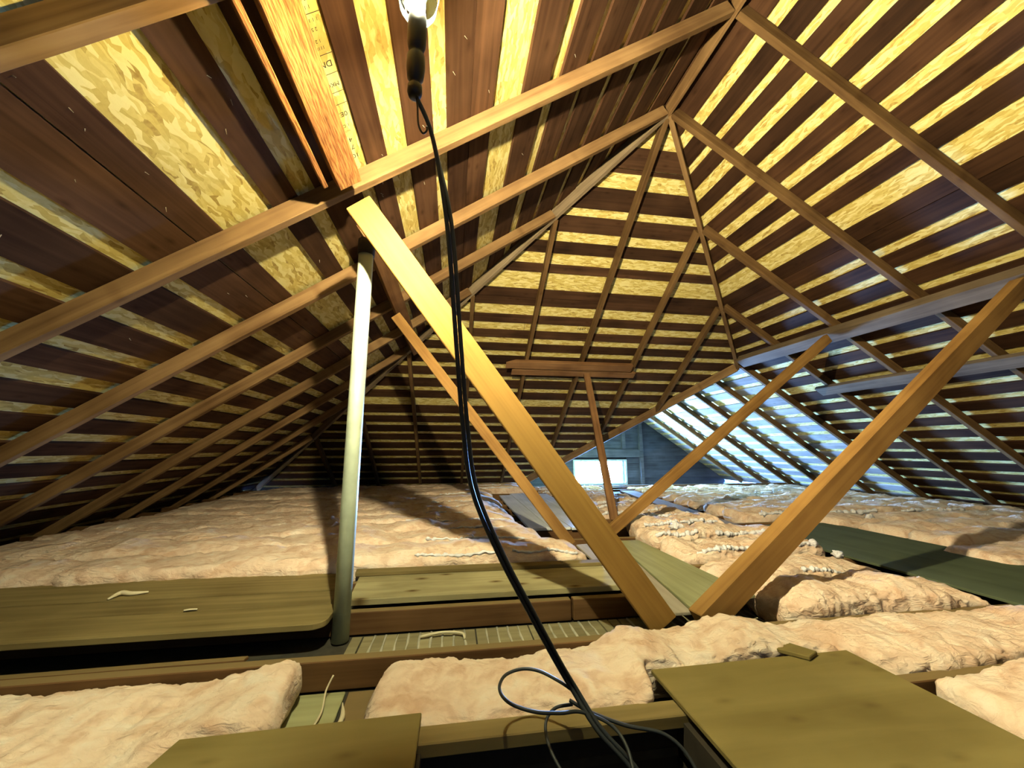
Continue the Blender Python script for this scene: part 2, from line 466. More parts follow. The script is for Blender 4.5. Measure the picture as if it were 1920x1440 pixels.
VMAX = {'L': 6.85, 'R': 6.85, 'F': 6.85}
GAPS = {
 'R': [(0.02, 0.07), (0.25, 0.35), (0.495, 0.56), (0.694, 0.81), (0.945, 1.055), (1.21, 1.315), (1.475, 1.57), (1.725, 1.932), (2.083, 2.088),
       (2.25, 2.35), (2.50, 2.60), (2.76, 2.85), (3.00, 3.10), (3.26, 3.36), (3.51, 3.60), (3.76, 3.93), (4.12, 4.22), (4.37, 4.46)],
 'L': [(0.02, 0.06), (0.24, 0.29), (0.48, 0.55), (0.73, 0.80), (0.97, 1.03), (1.245, 1.295), (1.48, 1.57), (1.76, 1.97), (2.116, 2.122), (2.262, 2.356),
       (2.51, 2.638), (2.75, 2.83), (3.045, 3.137), (3.267, 3.518), (3.637, 3.643), (3.845, 3.935), (4.13, 4.23), (4.40, 4.49), (4.64, 4.76)],
 'F': [(0.18, 0.36), (0.545, 0.550), (0.59, 0.74), (0.955, 1.043), (1.217, 1.337), (1.472, 1.617), (1.72, 1.957), (2.073, 2.078), (2.19, 2.348), (2.47, 2.60),
       (2.72, 2.827), (2.955, 3.057), (3.21, 3.31), (3.46, 3.55), (3.72, 3.82), (3.97, 4.16), (4.34, 4.43), (4.58, 4.68)],
}
for k in GAPS:
    v = GAPS[k][-1][1] + 0.15
    while v < 6.7:
        g = 0.085 + random.random() * 0.03
        GAPS[k].append((v, v + g)); v += g + 0.145 + random.random() * 0.012

sheath = {}
for kind, nm in (('L', 'left slope'), ('R', 'right slope'), ('F', 'hip end')):
    m = slope_matrix(kind)
    zb = RD + BT
    # OSB decking as one thick polygon
    vs = [-0.03] + ([ (XG - XR) / CX ] if kind != 'L' else []) + [VMAX[kind]]
    EX = 0.03
    lo = []; hi = []
    for v in vs:
        if kind == 'R' and abs(v - (XG - XR) / CX) < 1e-6:
            lo.append((YBACK - 0.2, v)); hi.append((YG + EX, v)); hi.append((YWALL + 0.1, v - 0.03)); continue
        a, b2 = rng(kind, v)
        lo.append((a - (0.2 if kind in 'LR' else EX), v)); hi.append((b2 + (0.1 if kind == 'R' and v > 3 else EX), v))
    if kind == 'F':   # cut where valley meets
        pass
    poly = lo + hi[::-1]
    pp = []
    for p in poly:
        if not pp or (Vector(p) - Vector(pp[-1])).length > 1e-5: pp.append(p)
    deck = prism('sheathing', pp, zb, zb + 0.016, M['osb'], ceiling, matrix=m)
    tag(deck, 'yellow strand board decking above the ' + nm)
    sheath[kind] = deck
    # skip-sheathing boards under it
    edges = [0.0] + [x for g in GAPS[kind] for x in g] + [VMAX[kind]]
    for i in range(0, len(edges), 2):
        v0, v1 = edges[i], edges[i + 1]
        if v1 - v0 < 0.02: continue
        a0, a1 = rng(kind, v0); b0, b1 = rng(kind, v1)
        if kind == 'R' and v0 < (XG - XR) / CX < v1: a1 = b1 = YWALL if v1 - (XG - XR) / CX > 0.05 else a1
        lo_e, hi_e = max(a0, b0), min(a1, b1)
        cuts = []
        if hi_e - lo_e > 2.6:
            s = lo_e + 0.6 + random.random() * 2.4
            while s < hi_e - 0.8:
                base = (1.8845 if kind in 'LR' else XR)
                k = round((s - base) / SP)
                sx = base + k * SP
                if lo_e + 0.3 < sx < hi_e - 0.3 and not any(abs(sx - q) < 0.5 for q in cuts): cuts.append(sx)
                s += 2.2 + random.random() * 2.6
        far_r = kind == 'R' and v0 > (XG - XR) / CX - 0.08
        if far_r:
            cuts = [q for q in cuts if q < 4.6] + [5.105]
        ends0 = [a0] + cuts + [a1]; ends1 = [b0] + cuts + [b1]
        for j in range(len(ends0) - 1):
            x0a, x1a = ends0[j] + (0.0015 if j else 0), ends0[j + 1] - (0.0015 if j < len(ends0) - 2 else 0)
            x0b, x1b = ends1[j] + (0.0015 if j else 0), ends1[j + 1] - (0.0015 if j < len(ends0) - 2 else 0)
            if x1a - x0a < 0.01 and x1b - x0b < 0.01: continue
            jit = (random.random() - 0.5) * 0.006
            x1a = max(x1a, x0a + 0.002); x1b = max(x1b, x0b + 0.002)
            dz = (random.random() - 0.5) * 0.004
            z0, z1 = RD + 0.002 + abs(dz), RD + BT - 0.0005
            vv = [(x0a, v0 + jit, z0), (x1a, v0 + jit * 0.5, z0), (x1b, v1 - jit, z0), (x0b, v1 - jit * 0.3, z0),
                  (x0a, v0 + jit, z1), (x1a, v0 + jit * 0.5, z1), (x1b, v1 - jit, z1), (x0b, v1 - jit * 0.3, z1)]
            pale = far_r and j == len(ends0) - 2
            bo = mesh_obj('board', vv, BOXF, M['board_daylit' if pale else 'board_' + kind], deck, m)
            if pale: tag(bo, 'board paled for the window light')
# hidden slope of the far gable
mG = slope_matrix('G')
gl_v = (XG - 1.0) / CX
prism('sheathing', [(YG - 0.03, -0.03), (YWALL + 0.1, -0.03), (YWALL + 0.1, gl_v), (YG + gl_v * CX - 0.03, gl_v)], RD + BT, RD + BT + 0.016, M['osb'], ceiling, matrix=mG)

# ------------------------------------------------------------------ rafters
RW = 0.048
def pt(kind, v, s):
    d = v * CX; z = ZR - v * CZ
    if kind == 'L': return Vector((XR - d, s, z))
    if kind == 'R': return Vector((XR + d, s, z))
    return Vector((s, YA + d, z))

GR = {'L': 'rafters of the left slope', 'R': 'rafters of the right slope', 'F': 'rafters of the hip end'}
ys = [0.956] + [1.8845 + SP * k for k in range(0, 10)]
nl = 0
for y in ys:
    if y > 7.3: break
    v0 = 0.0 if y <= YA + 0.01 else (y - YA) / CX
    if v0 > 6.2: break
    o = beam('rafter', pt('L', v0 + 0.02, y), pt('L', 6.7, y), RW, RD, nL, M['rafter'])
    if True:
        tag(o, 'brown timber rafter on the left roof slope, %s one counted from the camera' % ORD[nl], 'rafter', GR['L']); nl += 1
nr = 0
for y in ys:
    if y > 9.6: break
    if y <= YA + 0.01: v0 = 0.0
    elif y < YG: v0 = (y - YA) / CX
    else: v0 = (XG - XR) / CX
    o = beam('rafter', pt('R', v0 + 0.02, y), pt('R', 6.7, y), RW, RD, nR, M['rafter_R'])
    if True:
        tag(o, 'brown timber rafter on the right roof slope, %s one counted from the camera' % ORD[nr], 'rafter', GR['R']); nr += 1
nf = 0
for k in range(-5, 3):
    x = XR + SP * k
    v0 = abs(k) * SP / CX
    yend = YG + (XG - x)
    v1 = min(6.6, (yend - YA) / CX)
    if v1 - v0 < 0.15: continue
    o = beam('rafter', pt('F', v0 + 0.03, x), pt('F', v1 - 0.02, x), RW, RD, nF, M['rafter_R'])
    tag(o, 'dark rafter running down the hip end, %s one counted from the left' % (['first'] + ORD[1:])[nf], 'rafter', GR['F']); nf += 1

# ridge, hips, valley
def edge_beam(name, p0, p1, w, d, label, mat='rafter'):
    o = beam(name, p0, p1, w, d, (0, 0, 1), M[mat])
    return tag(o, label, 'beam')
up0 = 0.0
edge_beam('ridge_board', (XR, YBACK, ZR - 0.01), (XR, YA + 0.02, ZR - 0.01), 0.03, 0.115, 'dark ridge board where the left and right slopes meet')
t = 5.4
edge_beam('hip_rafter', (XR, YA, ZR - 0.005), (XR - t, YA + t, ZR - 0.005 - S * t), 0.045, 0.105, 'long hip rafter between the left slope and the hip end', 'grey_wood')
t = XG - XR
edge_beam('hip_rafter', (XR, YA, ZR - 0.005), (XR + t, YA + t, ZR - 0.005 - S * t), 0.045, 0.105, 'hip rafter between the hip end and the right slope')
t = 3.0
edge_beam('valley_rafter', (XG, YG, ZG - 0.02), (XG - t, YG + t, ZG - 0.02 - S * t), 0.05, 0.12, 'valley rafter slanting down to the left above the gable window', 'rafter')
edge_beam('ridge_board', (XG, YG, ZG - 0.01), (XG, YWALL, ZG - 0.01), 0.03, 0.115, 'short ridge board of the far gable behind the valley rafter')

# ------------------------------------------------------------------ purlins
def on_slope(kind, x, s, off):
    """point at plan offset x (absolute X for L/R, Y for F) lying off below the rafter undersides"""
    if kind == 'L': return Vector((x, s, ZR - S * (XR - x))) - nL * off
    if kind == 'R': return Vector((x, s, ZR - S * (x - XR))) - nR * off
    return Vector((s, x, ZR - S * (x - YA))) - nF * off

o = beam('purlin', on_slope('L', -0.545, -2.3, 0.075), on_slope('L', -0.545, 1.735, 0.075), 0.112, 0.072, nL, M['purlin_rough'])
tag(o, 'rough-sawn reddish purlin under the left rafters, ending above the bright strut', 'purlin')
o = beam('purlin', on_slope('L', -0.632, -2.3, 0.045), on_slope('L', -0.632, 1.72, 0.045), 0.022, 0.042, nL, M['purlin_rough'])
tag(o, 'thin rough strip running alongside the rough-sawn purlin', 'purlin')
o = beam('purlin', on_slope('L', -0.535, 2.13, 0.095), on_slope('L', -0.535, 5.0, 0.095), 0.105, 0.092, nL, M['purlin'])
tag(o, 'dark purlin continuing behind the green pipe towards the hip', 'purlin')
o = beam('purlin', on_slope('R', 4.16, -2.2, 0.10), on_slope('R', 4.16, 4.90, 0.10), 0.15, 0.098, nR, M['grey_purlin'])
tag(o, 'long pale purlin under the right rafters carrying the two right struts', 'purlin')
o = beam('purlin', on_slope('R', 4.90, -2.2, 0.05), on_slope('R', 4.90, 4.45, 0.05), 0.15, 0.048, nR, M['grey_purlin'])
tag(o, 'grey board nailed across the right rafters below the pale purlin', 'purlin')
hb = beam('purlin', on_slope('F', 5.19, 0.70, 0.06), on_slope('F', 5.19, 2.56, 0.06), 0.125, 0.058, nF, M['purlin'], cut0=0.14)
tag(hb, 'crosspiece under the hip-end rafters with a slanted left end', 'purlin')
o = beam('purlin', on_slope('F', 5.315, 0.80, 0.04), on_slope('F', 5.315, 2.66, 0.04), 0.11, 0.038, nF, M['purlin'], cut0=0.1)
tag(o, 'lower thinner board behind the hip-end crosspiece', 'purlin')

# ------------------------------------------------------------------ struts
def strut(p0, p1, w, d, up, mat, label, cut0=0, cut1=0):
    return tag(beam('strut', p0, p1, w, d, up, M[mat], cut0=cut0, cut1=cut1, bevel=0.004), label, 'strut')
strut((0.905, 1.640, 0.0), (-0.465, 1.715, 1.875), 0.125, 0.042, (0.05, 1, 0.0), 'strut', 'bright diagonal strut from the left purlin end down to the joist')
strut((1.075, 1.612, 0.0), (4.10, 2.03, 1.92), 0.115, 0.075, (-0.1, 1, 0.0), 'strut2', 'thick brown strut leaning right, rising past the right frame edge')
strut((0.90, 2.935, 0.02), (-0.51, 3.24, 1.86), 0.085, 0.06, (0.05, 1, 0), 'strut2', 'second diagonal strut, behind the bright one and parallel to it')
strut((1.40, 3.40, 0.0), (4.07, 3.50, 1.94), 0.095, 0.05, (0, 1, 0), 'strut2', 'thinner far strut leaning right to the pale purlin')
strut((1.70, 3.99, 0.0), (1.86, 5.13, 1.79), 0.085, 0.05, (0.2, 1, -0.6), 'purlin', 'slim upright strut under the hip-end crosspiece, crossing the window')

# ------------------------------------------------------------------ floor: lath-and-plaster ceiling of the room below and joists
ZL = -0.095
floor = empty('floor'); tag(floor, kind='structure')
HX0, HX1, HY0, HY1 = -0.06, 0.66, 0.35, 1.13    # access hatch
Z0 = ZL - 0.03
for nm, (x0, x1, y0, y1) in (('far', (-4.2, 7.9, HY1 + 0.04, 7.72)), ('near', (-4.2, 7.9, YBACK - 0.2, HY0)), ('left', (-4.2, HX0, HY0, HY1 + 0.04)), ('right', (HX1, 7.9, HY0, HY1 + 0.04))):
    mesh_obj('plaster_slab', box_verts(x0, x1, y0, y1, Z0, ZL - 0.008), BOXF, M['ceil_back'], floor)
# hatch lining and the landing below
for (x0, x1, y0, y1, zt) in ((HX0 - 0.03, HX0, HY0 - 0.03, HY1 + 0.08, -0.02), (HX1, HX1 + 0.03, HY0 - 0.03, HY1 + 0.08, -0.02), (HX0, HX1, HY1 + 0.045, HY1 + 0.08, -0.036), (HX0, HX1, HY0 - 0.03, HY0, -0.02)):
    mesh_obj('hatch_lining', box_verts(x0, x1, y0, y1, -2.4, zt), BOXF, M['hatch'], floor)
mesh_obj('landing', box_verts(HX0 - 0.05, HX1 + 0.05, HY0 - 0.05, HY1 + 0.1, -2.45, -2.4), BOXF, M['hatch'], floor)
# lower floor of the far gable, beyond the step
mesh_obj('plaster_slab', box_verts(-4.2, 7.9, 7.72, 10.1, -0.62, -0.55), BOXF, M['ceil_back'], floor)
mesh_obj('step', box_verts(-4.2, 7.9, 7.66, 7.72, -0.6, -0.01), BOXF, M['joist'], floor)
# laths between the second and third joist, each with a plaster key beside it
x = -0.42
while x < 1.9:
    yb = 1.965
    mesh_obj('lath', box_verts(x, x + 0.043, 1.63, yb, ZL - 0.008, ZL + random.random() * 0.002), BOXF, M['lath'], floor)
    if random.random() < 0.7:
        n = 6
        path = [(x + 0.047 + random.uniform(-.002, .002), 1.70 + 0.26 * i / n, ZL + 0.001) for i in range(n + 1)]
        rs = [random.uniform(0.003, 0.007) for _ in range(n + 1)]
        tube('plaster_key', path, lambda t, rs=rs: rs[min(len(rs) - 1, int(t * (len(rs) - 1)))], M['plaster'], floor, seg=6)
    x += 0.050

def joist(y, x0, x1, parent=None, w=0.045, top=0.0, mat='joist'):
    return beam('joist', (x0, y, ZL if top == 0 else ZL + top), (x1, y, ZL if top == 0 else ZL + top), w, -ZL, (0, 0, 1), M[mat], parent)
tag(joist(1.597, -3.6, 3.9), 'long floor joist with the two strut feet on it', 'joist')
tag(joist(2.006, -3.6, 0.60), 'floor joist in front of the knotty plank, left piece', 'joist')
tag(joist(1.985, 0.605, 3.9, top=0.008), 'floor joist in front of the ply boards, right piece', 'joist')
tag(joist(1.185, 1.44, 3.9), 'floor joist behind the insulation in the bottom right corner', 'joist')
o = mesh_obj('joist', box_verts(-0.35, 0.35, -0.034, 0.034, -0.034, 0.0), BOXF, M['plank'], None, Matrix.Translation((0.30, 1.166, 0)), bevel=0.003)
o.scale = (1.12, 1, 1)
tag(o, 'flat board edging the dark hatch opening', 'board')
for k in range(14):
    y = 2.407 + 0.406 * k
    if y < 7.6: joist(y, -3.6, 7.2, floor)
for y in (0.30, -0.1, -0.5):
    joist(y, -3.6, 7.2, floor)
joist(0.78, 0.72, 7.2, floor); joist(0.78, -3.6, -0.12, floor)

# ------------------------------------------------------------------ gable wall with the window
WX0, WX1, WZ0, WZ1 = 3.13, 4.61, -0.20, 0.445
wall = empty('wall_far', (0, YWALL, 0)); tag(wall, kind='structure')
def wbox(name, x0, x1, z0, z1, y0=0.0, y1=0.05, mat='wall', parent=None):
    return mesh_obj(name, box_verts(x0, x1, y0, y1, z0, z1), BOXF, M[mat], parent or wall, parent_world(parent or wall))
def roof_z(x): return min(ZG - S * abs(x - XG), ZR) + 0.1
z = -0.6
while z < 2.05:
    z2 = z + 0.19
    half = max(0.05, (ZG + 0.11 - z) / S)
    half2 = max(0.0, (ZG + 0.11 - z2) / S)
    xl, xr = max(0.6, XG - half), min(7.9, XG + half)
    xl2, xr2 = max(0.6, XG - half2), min(7.9, XG + half2)
    segs = [(xl, xr, xl2, xr2)]
    zz2 = z2 - 0.004
    if z2 > WZ0 and z < WZ1:
        segs = [(xl, WX0, xl2, WX0), (WX1, xr, WX1, xr2)]
    for (a, b2, a2, b3) in segs:
        vv = [(a, 0, z), (b2, 0, z), (b3, 0, zz2), (a2, 0, zz2), (a, 0.03, z), (b2, 0.03, z), (b3, 0.03, zz2), (a2, 0.03, zz2)]
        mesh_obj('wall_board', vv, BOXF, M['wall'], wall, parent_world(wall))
    z = z2
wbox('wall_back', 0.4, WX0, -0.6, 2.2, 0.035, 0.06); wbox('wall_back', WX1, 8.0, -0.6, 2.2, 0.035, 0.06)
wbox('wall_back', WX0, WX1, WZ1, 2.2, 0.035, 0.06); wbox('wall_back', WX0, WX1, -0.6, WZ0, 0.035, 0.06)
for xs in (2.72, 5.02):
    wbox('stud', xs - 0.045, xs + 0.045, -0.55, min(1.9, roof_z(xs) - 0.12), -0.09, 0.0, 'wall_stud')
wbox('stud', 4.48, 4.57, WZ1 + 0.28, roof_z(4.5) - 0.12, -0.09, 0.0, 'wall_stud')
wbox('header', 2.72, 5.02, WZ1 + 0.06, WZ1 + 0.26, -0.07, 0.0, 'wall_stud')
for x0, x1 in ((4.30, 7.2), (4.30, 1.4)):
    beam('rake_trim', (x0, -0.03, ZG - 0.06), (x1, -0.03, ZG - 0.06 - S * abs(x1 - x0)), 0.05, 0.09, (CZ if x1 > x0 else -CZ, 0, CX), M['rafter'], wall)
win = empty('window_1', ((WX0 + WX1) / 2, YWALL, (WZ0 + WZ1) / 2)); tag(win, kind='structure')
cx_, cz_ = (WX0 + WX1) / 2, (WZ0 + WZ1) / 2
def wf(name, x0, x1, z0, z1, y0, y1, mat, parent=win):
    return mesh_obj(name, box_verts(x0 - cx_, x1 - cx_, y0, y1, z0 - cz_, z1 - cz_), BOXF, M[mat], parent, parent_world(win))
wf('window_frame', WX0, WX0 + 0.05, WZ0, WZ1, -0.03, 0.08, 'win_frame')
wf('window_frame', WX1 - 0.05, WX1, WZ0, WZ1, -0.03, 0.08, 'win_frame')
wf('window_frame', WX0 + 0.05, WX1 - 0.05, WZ1 - 0.05, WZ1, -0.03, 0.08, 'win_frame')
wf('window_frame', WX0 + 0.05, WX1 - 0.05, WZ0, WZ0 + 0.05, -0.03, 0.08, 'win_frame')
wf('sash', WX1 - 0.12, WX1 - 0.05, WZ0 + 0.05, WZ1 - 0.05, 0.01, 0.04, 'win_frame')
wf('pane', WX0 + 0.05, WX1 - 0.12, WZ0 + 0.05, WZ1 - 0.05, 0.02, 0.026, 'glass')

# remaining closure of the attic behind the camera
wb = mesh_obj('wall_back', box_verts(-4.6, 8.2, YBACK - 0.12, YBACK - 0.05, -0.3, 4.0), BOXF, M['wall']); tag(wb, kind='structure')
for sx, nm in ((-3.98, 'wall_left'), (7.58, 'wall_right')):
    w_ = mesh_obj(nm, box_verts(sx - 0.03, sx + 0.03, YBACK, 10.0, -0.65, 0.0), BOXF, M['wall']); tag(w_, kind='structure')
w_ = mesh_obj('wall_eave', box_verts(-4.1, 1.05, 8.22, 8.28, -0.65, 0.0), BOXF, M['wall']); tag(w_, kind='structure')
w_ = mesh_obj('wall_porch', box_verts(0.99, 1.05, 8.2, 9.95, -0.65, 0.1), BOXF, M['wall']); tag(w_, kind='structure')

# ------------------------------------------------------------------ vent pipe
pp_ = empty('vent_pipe', (-0.467, 1.945, ZL)); tag(pp_, 'pale green galvanised vent pipe standing left of the bright strut', 'pipe')
tube('pipe_body', [(0, 0, 0.0), (0, 0, 0.6), (0, 0, 1.2), (0, 0, 1.86)], 0.0365, M['pipe'], pp_, seg=28, matrix=parent_world(pp_))
tube('shadow_collar', [(0, 0, 1.82), (0, 0, 1.90)], 0.0425, M['hatch'], pp_, seg=28, matrix=parent_world(pp_))  # dark collar added where the pipe top lies in the strut's shadow

# ------------------------------------------------------------------ planks and loose boards
def plank(name, pts, z0, z1, mat, label, cat='plank', along=None):
    cx = sum(p[0] for p in pts) / len(pts); cy = sum(p[1] for p in pts) / len(pts)
    ang = 0.0 if along is None else along
    ca, sa = math.cos(-ang), math.sin(-ang)
    loc = [((p[0] - cx) * ca - (p[1] - cy) * sa, (p[0] - cx) * sa + (p[1] - cy) * ca) for p in pts]
    m = Matrix.Translation((cx, cy, 0)) @ Matrix.Rotation(ang, 4, 'Z')
    o = prism(name, loc, z0, z1, M[mat], None, bevel=0.0025, matrix=m)
    return tag(o, label, cat)
def arc(cx, cy, r, a0, a1, n=6):
    return [(cx + r * math.cos(a0 + (a1 - a0) * i / n), cy + r * math.sin(a0 + (a1 - a0) * i / n)) for i in range(n + 1)]
plank('plank', [(-3.3, 2.236), (-0.552, 2.236), (-0.585, 2.52), (-3.3, 2.545)], 0.001, 0.026, 'plank', 'rearmost of the three olive planks left of the pipe')
plank('plank', [(-3.3, 2.052), (-0.545, 2.052), (-0.552, 2.222), (-3.3, 2.222)], 0.001, 0.024, 'plank', 'middle of the three olive planks left of the pipe')
plank('plank', [(-3.3, 1.826)] + arc(-0.565, 1.886, 0.06, -math.pi / 2, 0) + [(-0.505, 2.038), (-3.3, 2.038)], 0.001, 0.026, 'plank', 'front olive plank left of the pipe, with a rounded corner')
plank('plank', [(-0.47, 2.06), (1.00, 2.06), (0.965, 2.40), (-0.50, 2.42)], 0.001, 0.030, 'weathered', 'knotty weathered plank lying across the floor behind the pipe')
plank('plank', [(-0.52, 2.40), (0.93, 2.385), (0.93, 2.455), (-0.53, 2.475)], 0.031, 0.052, 'plank', 'narrow batten along the back edge of the knotty plank')
plank('plywood_strip', [(0.875, 1.70), (1.065, 1.70), (1.255, 2.98), (0.935, 2.93)], 0.013, 0.028, 'ply_grey', 'grey plywood strip between the feet of the struts', 'board', math.pi / 2)
plank('plywood_strip', [(1.085, 1.74), (1.49, 1.83), (1.46, 2.99), (1.268, 3.0)], 0.013, 0.030, 'ply_green', 'greenish plywood strip behind the foot of the thick strut', 'board', math.pi / 2)
plank('panel', [(2.66, 1.02), (3.66, 1.02), (3.68, 3.45), (2.70, 3.45)], 0.001, 0.016, 'green_panel', 'large dark green panel lying on the right side of the floor', 'board', math.pi / 2)
plank('plank', [(2.45, 3.46), (2.70, 3.40), (3.1, 6.4), (2.86, 6.45)], 0.001, 0.026, 'grey_wood', 'long grey plank running from the green panel towards the window wall', 'plank', math.pi / 2)
plank('plank', [(1.98, 4.2), (2.16, 4.15), (2.65, 6.0), (2.47, 6.05)], 0.03, 0.055, 'grey_wood', 'narrow grey plank among the torn insulation near the slim strut', 'plank', math.pi / 2)
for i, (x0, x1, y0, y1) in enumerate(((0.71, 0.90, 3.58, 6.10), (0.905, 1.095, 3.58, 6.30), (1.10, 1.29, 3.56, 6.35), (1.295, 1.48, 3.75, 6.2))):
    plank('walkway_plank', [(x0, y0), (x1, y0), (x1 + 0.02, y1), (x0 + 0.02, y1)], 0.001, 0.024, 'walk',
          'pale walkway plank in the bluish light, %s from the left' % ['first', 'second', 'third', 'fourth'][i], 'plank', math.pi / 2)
plank('plywood_sheet', [(0.66, 0.42), (1.45, 0.42), (1.432, 1.335), (0.668, 1.325)], 0.003, 0.018, 'ply', 'large tan plywood panel in the bottom right foreground', 'board')
plank('plywood_sheet', [(-0.74, 0.72), (-0.075, 0.72), (-0.066, 1.222), (-0.66, 1.212)], 0.003, 0.020, 'ply', 'brown board in the bottom left foreground beside the hatch', 'board')
plank('wood_offcut', [(1.165, 1.352), (1.232, 1.285), (1.290, 1.312), (1.238, 1.392)], 0.0195, 0.034, 'ply', 'small wood offcut lying on the far corner of the plywood panel', 'offcut')
plank('kraft_scrap', [(-0.60, 1.225), (-0.335, 1.225), (-0.345, 1.56), (-0.60, 1.56)], ZL - 0.006, ZL + 0.004, 'ply_green', 'pale olive sheet in the gap between the two front insulation bats', 'sheet')
plank('kraft_scrap', [(-0.325, 1.225), (-0.15, 1.225), (-0.15, 1.56), (-0.335, 1.56)], ZL - 0.006, ZL + 0.001, 'joist', 'brown sheet beside the pale olive one between the front bats', 'sheet')
def sliver(pts, r, mat, label, name='wood_sliver'):
    return tag(tube(name, catmull(pts, 5), r, M[mat], None, seg=7), label, 'sliver')
tag(beam('batten', (-1.9, 1.74, -0.06), (-0.74, 1.715, -0.045), 0.035, 0.012, (0, 0, 1), M['joist']), 'thin reddish batten lying in the dark bay below the olive planks', 'batten')
sliver([(-1.60, 2.235, 0.033), (-1.59, 2.295, 0.040), (-1.54, 2.29, 0.036), (-1.48, 2.31, 0.034)], lambda t: 0.004 + 0.007 * math.sin(math.pi * min(1, t * 0.95 + .04)), 'sliver', 'pale curled sliver lying on the olive planks')
sliver([(-1.16, 2.045, 0.030), (-1.14, 2.05, 0.031), (-1.11, 2.052, 0.030)], 0.004, 'sliver', 'tiny pale chip on the olive planks')
sliver([(-0.12, 1.90, ZL + 0.012), (-0.03, 1.91, ZL + 0.02), (0.06, 1.90, ZL + 0.016), (0.075, 1.86, ZL + 0.01)], 0.006, 'sliver', 'cream bent strip lying on the ceiling laths')
sliver([(-0.395, 1.35, ZL + 0.012), (-0.385, 1.43, ZL + 0.02), (-0.40, 1.52, ZL + 0.03), (-0.385, 1.545, -0.03)], 0.003, 'sliver', 'thin bent wire sticking up between the front bats', 'bent_wire')
sliver([(-0.325, 1.33, ZL + 0.012), (-0.315, 1.40, ZL + 0.016), (-0.335, 1.48, ZL + 0.012)], lambda t: 0.002 + 0.006 * math.sin(math.pi * min(.97, t + .03)), 'sliver', 'white sliver on the edge of the olive sheet')

# ------------------------------------------------------------------ insulation
def fn(v):
    return v if callable(v) else (lambda x: v)

def batt(x0, x1, y0, y1, z0, z1, label, nx=90, m=36, amp=0.02, seed=0.0, group=None, torn=None, fine=1.0, endr=0.10, torn_r=1.0):
    """A fibreglass batt lying along X. y0, y1, z0, z1 may vary along X."""
    y0, y1, z0, z1 = fn(y0), fn(y1), fn(z0), fn(z1)
    xc = (x0 + x1) / 2; yc = (y0(xc) + y1(xc)) / 2
    org = Vector((xc, yc, ZL))
    vs = []; fs = []
    L = x1 - x0
    front = []
    for i in range(nx + 1):
        t = i / nx
        # ease samples towards the ends
        s = t
        x = x0 + L * s
        de = min(x - x0, x1 - x)
        e = 1.0 if de > endr else math.sqrt(max(0.0, 1 - (1 - de / endr) ** 2))
        e = 0.25 + 0.75 * e if de > 0 else 0.25
        a, b2, lo, hi = y0(x), y1(x), z0(x), z1(x)
        cy = (a + b2) / 2; hy = (b2 - a) / 2; cz = (lo + hi) / 2; hz = (hi - lo) / 2
        best = None
        for k in range(m):
            th = 2 * math.pi * k / m
            c, sn = math.cos(th), math.sin(th)
            ex = 0.45
            py = math.copysign(abs(c) ** ex, c) * hy
            pz = math.copysign(abs(sn) ** ex, sn) * hz
            if pz > 0: pz *= (1 - 0.16 * abs(c) ** 2)
            ee = 1 - (1 - e) * 0.55
            P = Vector((x, cy + py * ee, cz + pz * e))
            q = P + Vector((seed * 3.1, seed * 7.7, seed))
            d = noise.noise(q * 3.3) * amp * 1.3
            d += noise.noise(Vector((q.x * 7, q.y * 13, q.z * 13))) * amp * 0.75
            w = noise.noise(Vector((q.x * 11 + q.y * 9, q.y * 24 - q.x * 5, q.z * 26)))
            d -= max(0, 0.28 - abs(w)) * amp * 1.5 * fine
            d += noise.noise(q * 30) * amp * 0.30 * fine + noise.noise(q * 70) * amp * 0.22 * fine
            dirv = Vector((0, c, sn * 1.2)).normalized()
            jx = noise.noise(q * 9 + Vector((5, 5, 5))) * amp * 0.6
            if de <= 0.0001: jx += noise.noise(q * 6) * amp
            P = P + dirv * d + Vector((jx, 0, 0))
            if P.z < ZL - 0.004: P.z = ZL - 0.004
            vs.append(P - org)
            if k == int(round(m * 0.385)): best = (0, P - org)
        front.append(best[1])
    for i in range(nx):
        for k in range(m):
            a = i * m + k; b3 = i * m + (k + 1) % m
            fs.append((a, b3, b3 + m, a + m))
    fs.append(tuple(range(m))[::-1]); fs.append(tuple(range(nx * m, nx * m + m)))
    o = mesh_obj('insulation_batt', vs, fs, M['fluff'], None, Matrix.Translation(org), smooth=True)
    tag(o, label, 'insulation', group)
    if torn:
        # ragged white fibre edge along the front top of the batt
        for (ta, tb) in torn:
            ia, ib = int(ta * nx), int(tb * nx)
            pth = []
            for i in range(ia, ib):
                p = front[i]; p2 = front[min(nx, i + 1)]
                for s in (0, 0.5):
                    w_ = p.lerp(p2, s)
                    ww = w_ + org
                    pth.append(w_ + Vector((0, noise.noise(ww * 13) * 0.008 - 0.003, 0.001 + abs(noise.noise(ww * 21)) * 0.016)))
            if len(pth) > 3:
                n_ = len(pth); rs = [torn_r * (0.005 + 0.020 * abs(noise.noise(pp2 * 37 + org))) * (0.2 if j in (0, n_ - 1) else 1) for j, pp2 in enumerate(pth)]
                tt = tube('torn_edge', pth, lambda t, rs=rs: rs[min(len(rs) - 1, int(round(t * (len(rs) - 1))))], M['torn'], o, seg=7, matrix=Matrix.Translation(org))
                tag(tt, 'ragged white fibre edge')
    return o

def lerp_tab(tab):
    def f(x):
        if x <= tab[0][0]: return tab[0][1]
        for (a, va), (b2, vb) in zip(tab, tab[1:]):
            if x <= b2:
                t = (x - a) / (b2 - a); t = t * t * (3 - 2 * t)
                return va + (vb - va) * t
        return tab[-1][1]
    return f

